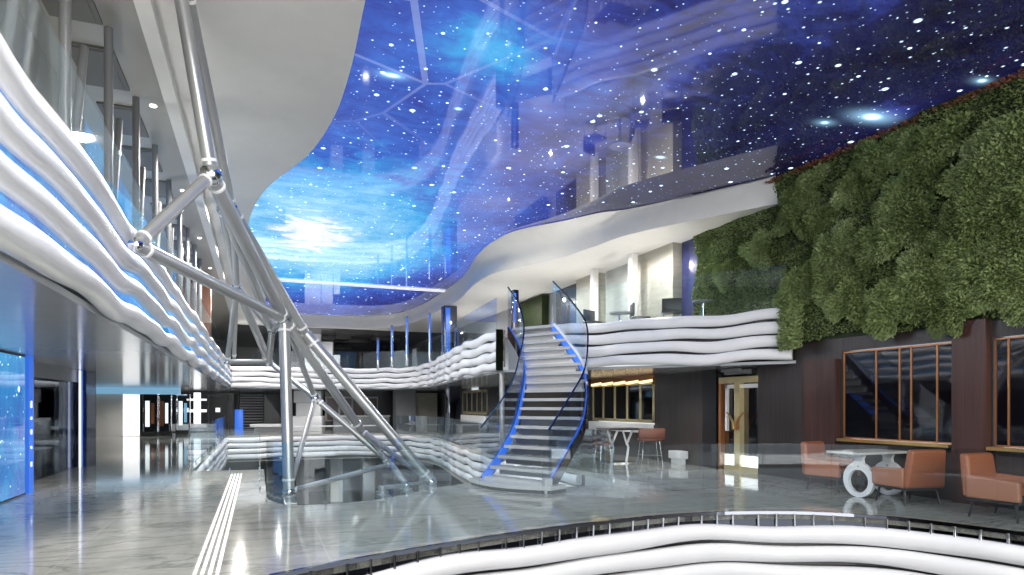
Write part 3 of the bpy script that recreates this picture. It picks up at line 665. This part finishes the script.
# ------------------------------------------------------------ upper left gallery
ls=MB().box(-2.75,-2.6,12.2,24.5,Z2,ZC-.17); wall('wall_gallery_left',-2.75,-2.6,-3,12.15,Z2,ZC-.17,'soffit'); o=ls.build('led_screen',M['ledw']); tag(o,'long blue video wall on the upper left gallery behind the balcony','led screen')
k=0
for i in range(13):
    y=2.6+i*1.75
    o=MB().box(-2.28,-1.74,y,y+1.15,ZC-.19,ZC-.15).box(-2.22,-1.80,y+.06,y+1.09,ZC-.2,ZC-.18).build('ceiling_grille',M['coffer']); tag(o,'dark rectangular grille in the grey ceiling above the left gallery','ceiling grille','ceiling grilles over the left gallery')
for i in range(11):
    y=3.4+i*1.9
    o=MB().tube([(-1.7,y,Z2),(-1.7,y,ZC-.16)],.05,12).build('strut',M['strut'],None,True); tag(o,'upright grey steel strut behind the left upper balcony','strut','upright struts on the left gallery')
    o=MB().tube([(-1.72,y+.16,Z2),(-1.75,y+.95,ZC-.9)],.042,12).build('strut',M['strut'],None,True); tag(o,'leaning grey steel strut behind the left upper balcony','strut','leaning struts on the left gallery')
for i in range(6):
    y=7+i*4.2
    o=MB().tube([(-1.5,y,ZC-.17),(-1.5,y,ZC-.155)],.05,16).build('downlight',M['lamp'],None); tag(o,'small round recessed downlight beside the long ceiling beam','downlight','downlights in the left ceiling')
# ------------------------------------------------------------ ground floor left
p=thing('led_column','tall blue video column at the left edge of the hall','led column',(-4.1,11.3,0))
MB().box(-.45,.45,-3,2.0,0,2.34).build('housing',M['dark'],p)
MB().box(.45,.47,-2.9,1.7,.03,2.30).build('screen',M['ledw'],p)
MB().box(.40,.50,1.78,2.02,0,2.34).build('side_frame',M['bluestrip'],p)
for zz,hh in ((1.45,.12),(1.25,.05),(1.0,.08),(.75,.05),(.45,.08)):
    MB().box(.50,.506,1.86,1.86+.06,zz,zz+hh).build('glyph',M['lit'],p)
MB().box(.47,.475,-.2,-.1,1.0,1.22).box(.47,.475,.0,.1,1.0,1.15).box(.47,.475,.2,.28,1.0,1.3).build('screen_mark',M['lit'],p)
# shop glass front
sh=sroot('wall_left_shop','dark glass shop front')
MB().box(-4.15,-4.1,13.3,18.3,0,ZB-.02).build('side_glazing',M['shopglass'],sh)
MB().box(-4.4,-3.72,18.45,18.5,0,ZB-.02).build('end_glazing',M['shopglass'],sh)
MB().box(-4.2,-4.05,13.3,18.4,2.05,ZB-.02).build('header',M['mgrey'],sh)
MB().box(-8.2,-8,-4,18.6,0,ZB).build('rear_wall',M['dgrey'],sh)
MB().box(-8,-4.6,18.5,18.6,0,ZB).build('partition',M['dgrey'],sh)
MB().box(-8,-4.2,13.1,13.3,0,ZB).build('partition',M['dgrey'],sh)
o=MB().box(-4.02,-3.95,18.2,18.27,0,ZB-.03).build('post',M['bluestrip']); MB().box(-4.01,-3.97,18.17,18.2,0,ZB-.03).build('edge_light',M['lit'],o); tag(o,'thin blue and white lit post at the corner of the dark shop front','post')
o=thing('display_board','white sloping display board with orange stripes inside the shop front','display board',(-6.3,17.6,0))
MB().add([(-.9,0,.9),(.6,0,.9),(.9,0,1.5),(.1,0,1.95),(-.5,0,1.6),(-.9,.08,.9),(.6,.08,.9),(.9,.08,1.5),(.1,.08,1.95),(-.5,.08,1.6)],[(0,1,2,3,4),(9,8,7,6,5),(0,5,6,1),(1,6,7,2),(2,7,8,3),(3,8,9,4),(4,9,5,0)]).build('board',M['white'],o)
for i in range(4): MB().box(-1.3+i*.22,-1.2+i*.22,-.05,-.02,1.0+i*.15,1.8).build('stripe',M['poster'],o)
MB().box(-.5,.5,.02,.07,0,.9).build('stand',M['seatdk'],o)
o=thing('lounge_sofa','dark sofa behind the glass of the shop front','sofa',(-5.7,17.0,0))
MB().rbox(-.8,.8,-.35,.35,.12,.45,.05).build('seat',M['seatdk'],o,True); MB().rbox(-.8,.8,.25,.45,.12,.9,.05).build('backrest',M['seatdk'],o,True)
for s in (-1,1): MB().rbox(s*.8-.1,s*.8+.1,-.35,.4,.12,.62,.04).build('armrest',M['seatdk'],o,True)
for sx in (-.7,.7):
    for sy in (-.25,.3): MB().tube([(sx,sy,0),(sx,sy,.13)],.025).build('leg',M['legdk'],o)
# far left: white pier, lit face, header
o=MB().box(-7.4,-5.95,35,36,0,2.02).build('pier',M['plaster']); MB().box(-5.95,-5.3,35,35.3,.02,2.0).build('lit_panel',M['lit'],o); tag(o,'broad white pier with a bright lit panel far down the left corridor','pier')
struct('trim_5',MB().box(-7.4,-3.6,34.8,36,2.02,ZB-.02),M['cyanstrip'],label='pale blue lit header over the white pier')
cases=[(-4.85,35.2,'lit','poster','glass display case with a white and orange poster next to the white pier'),(-4.3,35.6,'poster','lit','glass display case with an orange poster, middle of the corridor cases'),(-3.6,37,'lit','cyanstrip','glass display case with a white poster, at the corridor end of the row')]
for i,(x,y,m1,m2,lab) in enumerate(cases):
    o=thing('display_case',lab,'display case',(x,y,0),0,'display cases in the left corridor')
    MB().box(-.33,.33,-.2,.2,0,.2).build('plinth',M['dark'],o); MB().box(-.33,-.28,-.2,.2,.2,2.0).box(.28,.33,-.2,.2,.2,2.0).box(-.33,.33,-.2,.2,1.95,2.05).build('frame',M['chrome'],o)
    MB().box(-.2,-.02,-.02,.02,.45,1.7).build('poster',M[m1],o); MB().box(.05,.18,-.02,.02,.6,1.6).build('poster',M[m2],o)
    MB().box(-.28,.28,-.2,-.19,.2,1.95).build('glass_panel',M['glass'],o)
o=thing('shop_counter','curved pale counter with white cross-shaped stand at the end of the display cases','counter',(-3.2,40,0))
MB().prism([(1.2*math.cos(a)-.2,.5*math.sin(a)) for a in [PI*i/10-PI for i in range(11)]]+[(1.0,.3),(-1.4,.3)],.05,.45).build('body',M['white'],o)
MB().box(-.15,.2,-.1,.1,.45,2.2).box(-.5,.5,-.1,.1,1.1,1.25).box(-.5,.5,-.1,.1,1.75,1.85).build('stand',M['lit'],o); MB().box(-1.3,1.0,-.45,.3,0,.05).build('kick',M['dark'],o)
wall('wall_left_far',-9,-8.8,18.6,58,0,ZB,'mgrey'); wall('wall_corridor_end',-9,-1.6,50,50.2,0,ZB,'dgrey')
for i,x in enumerate((-4.6,-2.6)):
    o=thing('doorway_frame','dark framed opening at the corridor end, '+('left one' if i==0 else 'right one nearer the stair'),'door frame',(x,49.9,0),0,'dark openings at the corridor end')
    MB().box(-.7,-.6,-.05,.05,0,2.1).box(.6,.7,-.05,.05,0,2.1).box(-.7,.7,-.05,.05,2.1,2.2).build('frame',M['mgrey'],o); MB().box(-.6,.6,0,.04,0,2.1).build('leaf',M['dark'],o); MB().box(-.2,.1,-.03,-.01,1.0,1.3).build('notice',M['lit'],o)
# tactile strip
for r in range(34):
    y=6.0+r*.27
    o=MB()
    for c in range(4): o.rbox(-.54+c*.062,-.505+c*.062,y,y+.235,0,.006,.003,1)
    ob=o.build('tactile_tile',M['tact']); tag(ob,'white ribbed guiding tile, one of the straight row set on the marble','guiding strip','guiding tiles on the floor')
# ------------------------------------------------------------ armchairs and tables
def armchair(label,loc,rz):
    o=thing('armchair',label,'armchair',loc,rz,'tan armchairs by the windows')     # faces +X
    def slope(bm):
        for v in bm.verts:
            if v.co.x>.2 and v.co.z>.4: v.co.z-=.035
            if v.co.z>.4: v.co.y*=1.03
    for s in (-1,1):
        MB().rbox(-.30,.33,s*.31-.045,s*.31+.045,.26,.56,.03,3,taper=slope).build('armrest',M['leather_lit'],o,True)  # lighter leather paints in the light falling on the outer arms
    def bk(bm):
        for v in bm.verts:
            if v.co.z>.6: v.co.x-=.07; v.co.y*=.88
    MB().rbox(-.36,-.24,-.34,.34,.26,.84,.05,3,taper=bk).build('backrest',M['leather'],o,True)
    MB().rbox(-.25,.31,-.265,.265,.34,.46,.035,3).build('seat_cushion',M['leather'],o,True)
    MB().rbox(-.32,.31,-.31,.31,.22,.34,.02).build('seat_base',M['seatdk'],o,True)
    for sx in (-1,1):
        for sy in (-1,1): MB().tube([(sx*.25,sy*.27,.24),(sx*.29,sy*.30,0)],.021,8,True,.014).build('leg',M['legdk'],o,True)
    return o
armchair('tan leather armchair left of the ring-legged table, its back to the wood wall',(9.42,8.42,0),-PI/2+.2)
armchair('tan leather armchair right of the ring-legged table, facing it, under the gold window',(9.3,6.92,0),PI/2-.2)
armchair('tan leather armchair nearest the right edge, seen from its side',(9.22,5.47,0),-PI/2+.05)
def ring_table(label,loc):
    o=thing('ring_leg_table',label,'table',loc,0,'ring-legged tables by the windows')
    for x in (-.32,.34):
        out=[];inn=[];n=36; R=.285; r=.185
        prof_o=[]; 
        for i in range(n+1):
            a=PI/2+.42+(2*PI-.84)*i/n; prof_o.append((R*math.cos(a),R+R*math.sin(a)))
        # neck rises to the top
        neck=[(.085,.56),(.075,.62),(.11,.70),(-.11,.70),(-.075,.62),(-.085,.56)]
        outer=prof_o+neck
        inner=[(r*math.cos(2*PI*i/28),.262+r*math.sin(2*PI*i/28)) for i in range(28)]
        hole=[(.018*math.cos(2*PI*i/10),.50+.018*math.sin(2*PI*i/10)) for i in range(10)]
        sm=slab(outer,[inner,hole],x-.03,x+.03)
        mb=MB().add([(v[2],v[0]-.12,v[1]) for v in sm.v],sm.f); mb.build('ring_leg',M['white'],o)
    MB().rbox(-.55,.6,-.33,.33,.70,.74,.012).build('table_top',M['stone'],o)
    return o
ring_table('pale table on white ring-shaped legs between two tan armchairs',(9.42,7.72,0))
ring_table('pale table with a white ring leg, cut off at the right edge',(9.3,4.55,0))
# high table and stool near the stair
o=thing('high_table','dark thin-topped high table right of the staircase','table',(*W(618,405,16.6).xy,0))
MB().rbox(-.45,.55,-.35,.35,.86,.90,.01).build('table_top',M['seatdk'],o)
for s in (-.2,.25): MB().tube([(s,0,0),(s+.06,0,.4),(s+.02,0,.5),(s+.2,0,.87)],.03,8).tube([(s+.02,0,.45),(s-.12,0,.87)],.025,8).build('leg',M['white'],o,True)
MB().box(-.4,.4,-.25,.25,.0,.03).build('foot',M['chrome'],o)
o=thing('bar_stool','brown-backed bar stool with chrome legs right of the high table','stool',(*W(650,405,16.0).xy,0),-.35)
MB().rbox(-.33,.33,-.22,-.14,.66,.92,.03).build('backrest',M['brown'],o,True); MB().rbox(-.28,.28,-.2,.22,.60,.67,.03).build('seat',M['brown'],o,True)
for sx in (-1,1):
    for sy in (-1,1): MB().tube([(sx*.2,sy*.17,.6),(sx*.27,sy*.22,0)],.014,8).build('leg',M['chrome'],o,True)
MB().tube([(-.25,-.2,.25),(.25,-.2,.25)],.01,6).tube([(-.25,.2,.25),(.25,.2,.25)],.01,6).build('foot_rail',M['chrome'],o)
for i,(px,dd,lab) in enumerate(((603,17.5,'small brown stool under the gold window, left of the high table'),(690,15.2,'low white side cube against the dark wood wall, left of the gold door'))):
    p=W(px,405,dd)
    if i==0:
        o=thing('stool',lab,'stool',(p.x,p.y,0)); MB().rbox(-.2,.2,-.2,.2,.4,.5,.04).build('seat',M['brown'],o,True)
        for sx in (-1,1):
            for sy in (-1,1): MB().tube([(sx*.13,sy*.13,.42),(sx*.17,sy*.17,0)],.014,8).build('leg',M['chrome'],o,True)
    else:
        o=MB().rbox(9.8,10.05,Yw(690),Yw(678),.14,.34,.02).rbox(9.85,10.0,Yw(689),Yw(679),0,.14,.01).build('side_cube',M['white'],None,True); tag(o,lab,'side table')
# upper gallery furniture seen over the front
for i,(px,dd) in enumerate(((595,17.5),(640,16.6),(672,15.5))):
    p=W(px,405,dd); labs=['nearest the staircase','second from the staircase, beside the white column','farthest from the staircase']
    o=thing('gallery_chair','black slim chair on the upper gallery, '+labs[i],'chair',(p.x,p.y,Z2),[.4,1.2,-.6,2][i],'black chairs on the upper gallery')
    MB().rbox(-.25,.25,-.22,.22,.42,.47,.02).build('seat',M['legdk'],o,True); MB().rbox(-.24,.24,.18,.23,.5,.82,.02).build('backrest',M['legdk'],o,True)
    for sx in (-1,1):
        for sy in (-1,1): MB().tube([(sx*.2,sy*.18,.43),(sx*.24,sy*.22,0)],.012,6).build('leg',M['chrome'],o)
        MB().tube([(sx*.2,.2,.45),(sx*.2,.21,.55)],.012,6).build('back_post',M['chrome'],o)
for i,(px,dd) in enumerate(((620,17.4),(703,14.6))):
    p=W(px,405,dd); o=thing('gallery_table','small round grey table on the upper gallery, '+('between the first chairs by the stair' if i==0 else 'near the plant wall'),'table',(p.x,p.y,Z2),0,'grey tables on the upper gallery'); o.scale=(.8,.8,.8) if i else (1,1,1)
    MB().tube([(0,0,.68),(0,0,.72)],.3,28).build('table_top',M['mgrey'],o,True); MB().tube([(0,0,.02),(0,0,.68)],.04).build('leg',M['chrome'],o,True); MB().tube([(0,0,0),(0,0,.02)],.24,20).build('foot',M['chrome'],o,True)
# ------------------------------------------------------------ far back: white boxes, counters, stair
def wb(label,px0,px1,py0,py1,dd,grp,m='white',z0=None):
    a=W(px0,py1,dd); b_=W(px1,py0,dd); z_=a.z if z0 is None else z0
    c=(a+b_)/2; hw=(px1-px0)/F*dd/2
    o=MB().rbox(-hw,hw,-hw*.8,hw*.8,0,b_.z-z_,.03).build('white_box',M[m],None,True); o.location=(c.x,c.y,z_); o.rotation_euler=(0,0,-TH*.6)
    return tag(o,label,'box',grp)
g='white stacked boxes at the far end'
wb('tall white box standing on the far upper level, left of the stepped boxes',306,321.5,321,372,38,g,z0=Z2)
wb('middle white box of the stepped group on the far upper level',322,333,342,372,38,g,z0=Z2)
wb('lowest white box of the stepped group on the far upper level',334,340,355,372,38,g,z0=Z2)
wb('white box on the ground floor behind the opening, base of the stack',289,323,416,431,37,g,z0=0)
zt=W(300,416,37).z
wb('white box on the ground floor, middle of the stack',298,321,403,415.8,37,g,z0=zt)
wb('white box on the ground floor, topmost of the stack, against the ceiling',296,322,391,402.8,37,g,z0=W(300,403,37).z+.01)
o=thing('bench','long low white bench on the ground floor beside the white boxes','bench',(*W(268,405,35.6).xy,0),-TH)
MB().rbox(-.9,.9,-.3,.3,.28,.45,.04).build('seat',M['white'],o,True); MB().box(-.7,.7,-.2,.2,0,.28).build('base',M['mgrey'],o)
o=thing('straight_staircase','straight grey stair climbing away at the far left end','staircase',(*W(251,405,39).xy,0))
for i in range(13): MB().box(-.7,.7,i*.28,i*.28+.30,i*.17+.10,i*.17+.15).build('tread',M['plaster'],o)
for s in (-1,1): MB().add([(s*.75,0,0),(s*.75,3.8,2.2),(s*.75,3.8,2.05),(s*.75,.4,-.0),(s*.75+.04,0,0),(s*.75+.04,3.8,2.2),(s*.75+.04,3.8,2.05),(s*.75+.04,.4,0)],[(0,1,2,3),(7,6,5,4),(0,4,5,1),(3,2,6,7),(0,3,7,4),(1,5,6,2)]).build('stringer',M['dkchrome'],o)
MB().box(-.72,.72,0,4.0,-.0,.02).build('base',M['dgrey'],o)
p0=W(275,405,38.5)
o=MB().add([(0,0,0),(1.4,0,0),(0,0,2.2),(0,1,0),(1.4,1,0),(0,1,2.2)],[(0,1,2),(5,4,3),(0,3,4,1),(1,4,5,2),(2,5,3,0)]).build('stair_screen',M['dark'],loc=(p0.x-.6,p0.y,0)); tag(o,'dark triangular side panel right of the far straight stair','panel')
# blue pillar by far stairs
p0=W(239,405,36); o=MB().rbox(p0.x-.22,p0.x+.22,p0.y-.2,p0.y+.2,0,1.25,.03).build('blue_kiosk',M['bluestrip'],None,True); tag(o,'small blue lit kiosk at the far left stair','kiosk')
# shop behind the far balcony, right part
a=W(350,405,37); 
struct('wall_far_shop',MB().box(3.7,X,39.5,39.7,0,ZB),M['dgrey'])
o=thing('wall_cabinet','cabinet of four tall reddish doors on the far ground-floor wall','cabinet',(5.3,39.3,0))
MB().box(-1.6,1.5,0,.15,.55,2.0).build('carcass',M['mgrey'],o)
for i in range(4): MB().box(-1.5+i*.76,-.85+i*.76,-.03,0,.75 if i>1 else .6,1.9).build('door',M['redwood'],o)
o=MB().rbox(7.35,8.5,36.5,37.5,0,ZB-.03,.02).build('column',M['mgrey'],None); tag(o,'broad grey stone column on the far ground floor','column')
o=thing('reception_desk','grey low reception desk with pale top in front of the far cabinet','desk',(5.8,37.6,0))
MB().box(-1.8,1.3,-.35,.35,0,.82).build('body',M['mgrey'],o); MB().rbox(-1.85,1.35,-.42,.4,.82,.9,.015).build('top',M['stone'],o)
o=thing('shelf_unit','beige shelf unit right of the grey stone column','shelf',(9.2,37,0))
MB().box(-.6,.7,0,.4,0,2.2).build('carcass',M['beige'],o)
for i in range(3): MB().box(-.55+i*.42,-.2+i*.42,-.02,0,.1,.8).build('door',M['mgrey'],o)
# rail rim on ground floor by far edge
o=MB().box(1.5,6.6,34.9,35.1,.36,.42).box(1.6,1.7,34.95,35.05,0,.36).box(6.4,6.5,34.95,35.05,0,.36).build('bench_rail',M['white']); tag(o,'thin white bench rail along the far edge of the opening','bench')
# dark shop under curved balcony, left of stair
wall('wall_stair_recess',8.0,10.1,19.5,19.7,0,ZB,'dgrey')
# ------------------------------------------------------------ lower level
for i,(px,dd) in enumerate(((302,37),(336,38),(368,37),(426,37.5),(398,40))):
    p=W(px,405,dd); labs=['leftmost of the row','second from the left of the row','third from the left of the row','rightmost of the row','second from the right of the row']
    o=MB().rbox(p.x-.35,p.x+.35,p.y-.35,p.y+.35,-4.2,-1.3,.03).build('column',M['plaster' if i%2 else 'mgrey'],None,True); tag(o,'lower-level column seen through the floor opening, '+labs[i],'column','columns on the lower level')
p=W(405,470,20); o=thing('round_table','round white table on the lower level seen through the opening','table',(p.x,p.y,-4.2))
MB().tube([(0,0,.7),(0,0,.74)],.9,36).build('table_top',M['white'],o,True); MB().tube([(0,0,.03),(0,0,.7)],.12,20).build('pedestal',M['white'],o,True); MB().tube([(0,0,0),(0,0,.03)],.4,28).build('foot',M['white'],o,True)
for i,(px,dd) in enumerate(((320,19),(365,17),(452,20))):
    p=W(px,405,dd); o=thing('lower_sofa','dark sofa on the lower level, '+['left','middle','right'][i]+' of three seen through the opening','sofa',(p.x,p.y,-4.2),.5*i,'dark sofas on the lower level')
    MB().rbox(-.9,.9,-.4,.4,.1,.42,.06).build('seat',M['seatdk'],o,True); MB().rbox(-.9,.9,.3,.5,.1,.85,.06).build('backrest',M['seatdk'],o,True)
    for sx in (-.8,.8): MB().box(sx-.03,sx+.03,-.3,.4,0,.1).build('leg',M['chrome'],o)
# ------------------------------------------------------------ lights
def area(name,loc,rot,sx,sy,power,col=(1,1,1)):
    l=bpy.data.lights.new(name,'AREA'); l.shape='RECTANGLE'; l.size=sx; l.size_y=sy; l.energy=power; l.color=col
    o=bpy.data.objects.new(name,l); C.objects.link(o); o.location=loc; o.rotation_euler=rot; return o
area('front_fill',(3,-6,4.6),(math.radians(80),0,0),15,9,1900,(1,.97,.93))  # added fill light behind the camera, not a modelled facade
def spot(name,loc,power,size=2.4,blend=.8,rad=.15,col=(1,.97,.93)):
    l=bpy.data.lights.new(name,'SPOT'); l.energy=power; l.spot_size=size; l.spot_blend=blend; l.shadow_soft_size=rad; l.color=col
    o=bpy.data.objects.new(name,l); C.objects.link(o); o.location=loc; return o
for y in (-1,1.2,3.2,13,17,21,25,29,33): spot('soffit_fill',(.3 if y<4 else -.1 if y<14 else -.8,y,ZC-.10),1450 if y>4 else 1050,3.0,.35,.12,col=(1,.95,.88))  # added fill spots that lift the floor and the white bands
for (x,y) in ((8.7,13.4),(8.5,15.6),(8.3,18.5),(8.3,23),(8.3,28),(5,35.7),(1,35.7)): spot('gallery_fill',(x,y,5.65),380,3.0,.35,rad=.05)  # added fill spots under the canopy, no fixtures
for (x,y) in ((9,13),(8.8,16.5),(8.6,22),(8.6,28),(4,37.5),(0,37.5),(-3,22),(-3.3,30),(-3,38),(-2.6,14),(-2.4,8),(-5.5,33.5)): spot('mezzanine_fill',(x,y,ZB-.03),160,rad=.05)  # added fill spots below the mezzanine, no fixtures
for (x,y) in ((2,18),(5,22),(2,26),(6,5)): spot('lower_fill',(x,y,-1.4) if y!=5 else (9.8,5,-1.4),0.01)
for (x,y) in ((-3,14),(-3,24),(8.6,16),(8.6,26),(2,35.6),(5.5,35.6)): spot('lower_fill',(x,y,-1.4),300,2.8)  # added fill for the lower level, no fixtures
def uplight(name,loc,power):
    o=spot(name,loc,power,2.6,.9,.03); o.rotation_euler=(PI,0,0); return o
for y in (3,7,11,15,19,23): uplight('gallery_upfill',(-1.9,y,Z2+.15),60)  # added fill aimed upward to brighten soffit and canopy undersides
for (x,y) in ((8.9,13.6),(8.2,17.5),(8.6,22),(8.8,27),(5,37.5),(1,37.5)): uplight('gallery_upfill',(x,y,Z2+.15),110)
w=bpy.data.worlds.new('World'); bpy.context.scene.world=w; w.use_nodes=True
w.node_tree.nodes['Background'].inputs[0].default_value=(.9,.95,1,1); w.node_tree.nodes['Background'].inputs[1].default_value=1.0
# ------------------------------------------------------------ camera
cam=bpy.data.cameras.new('Camera'); co=bpy.data.objects.new('Camera',cam); C.objects.link(co)
co.location=(0,0,EYE); co.rotation_euler=(PI/2,0,-TH); cam.sensor_width=36; cam.lens=36*F/1024; cam.shift_y=(405-287.5)/1024; cam.clip_end=200; cam.clip_start=.05
sc=bpy.context.scene; sc.camera=co
sc.view_settings.view_transform='Standard'; sc.view_settings.look='None'; sc.view_settings.exposure=0; sc.view_settings.gamma=1; sc.view_settings.use_curve_mapping=False
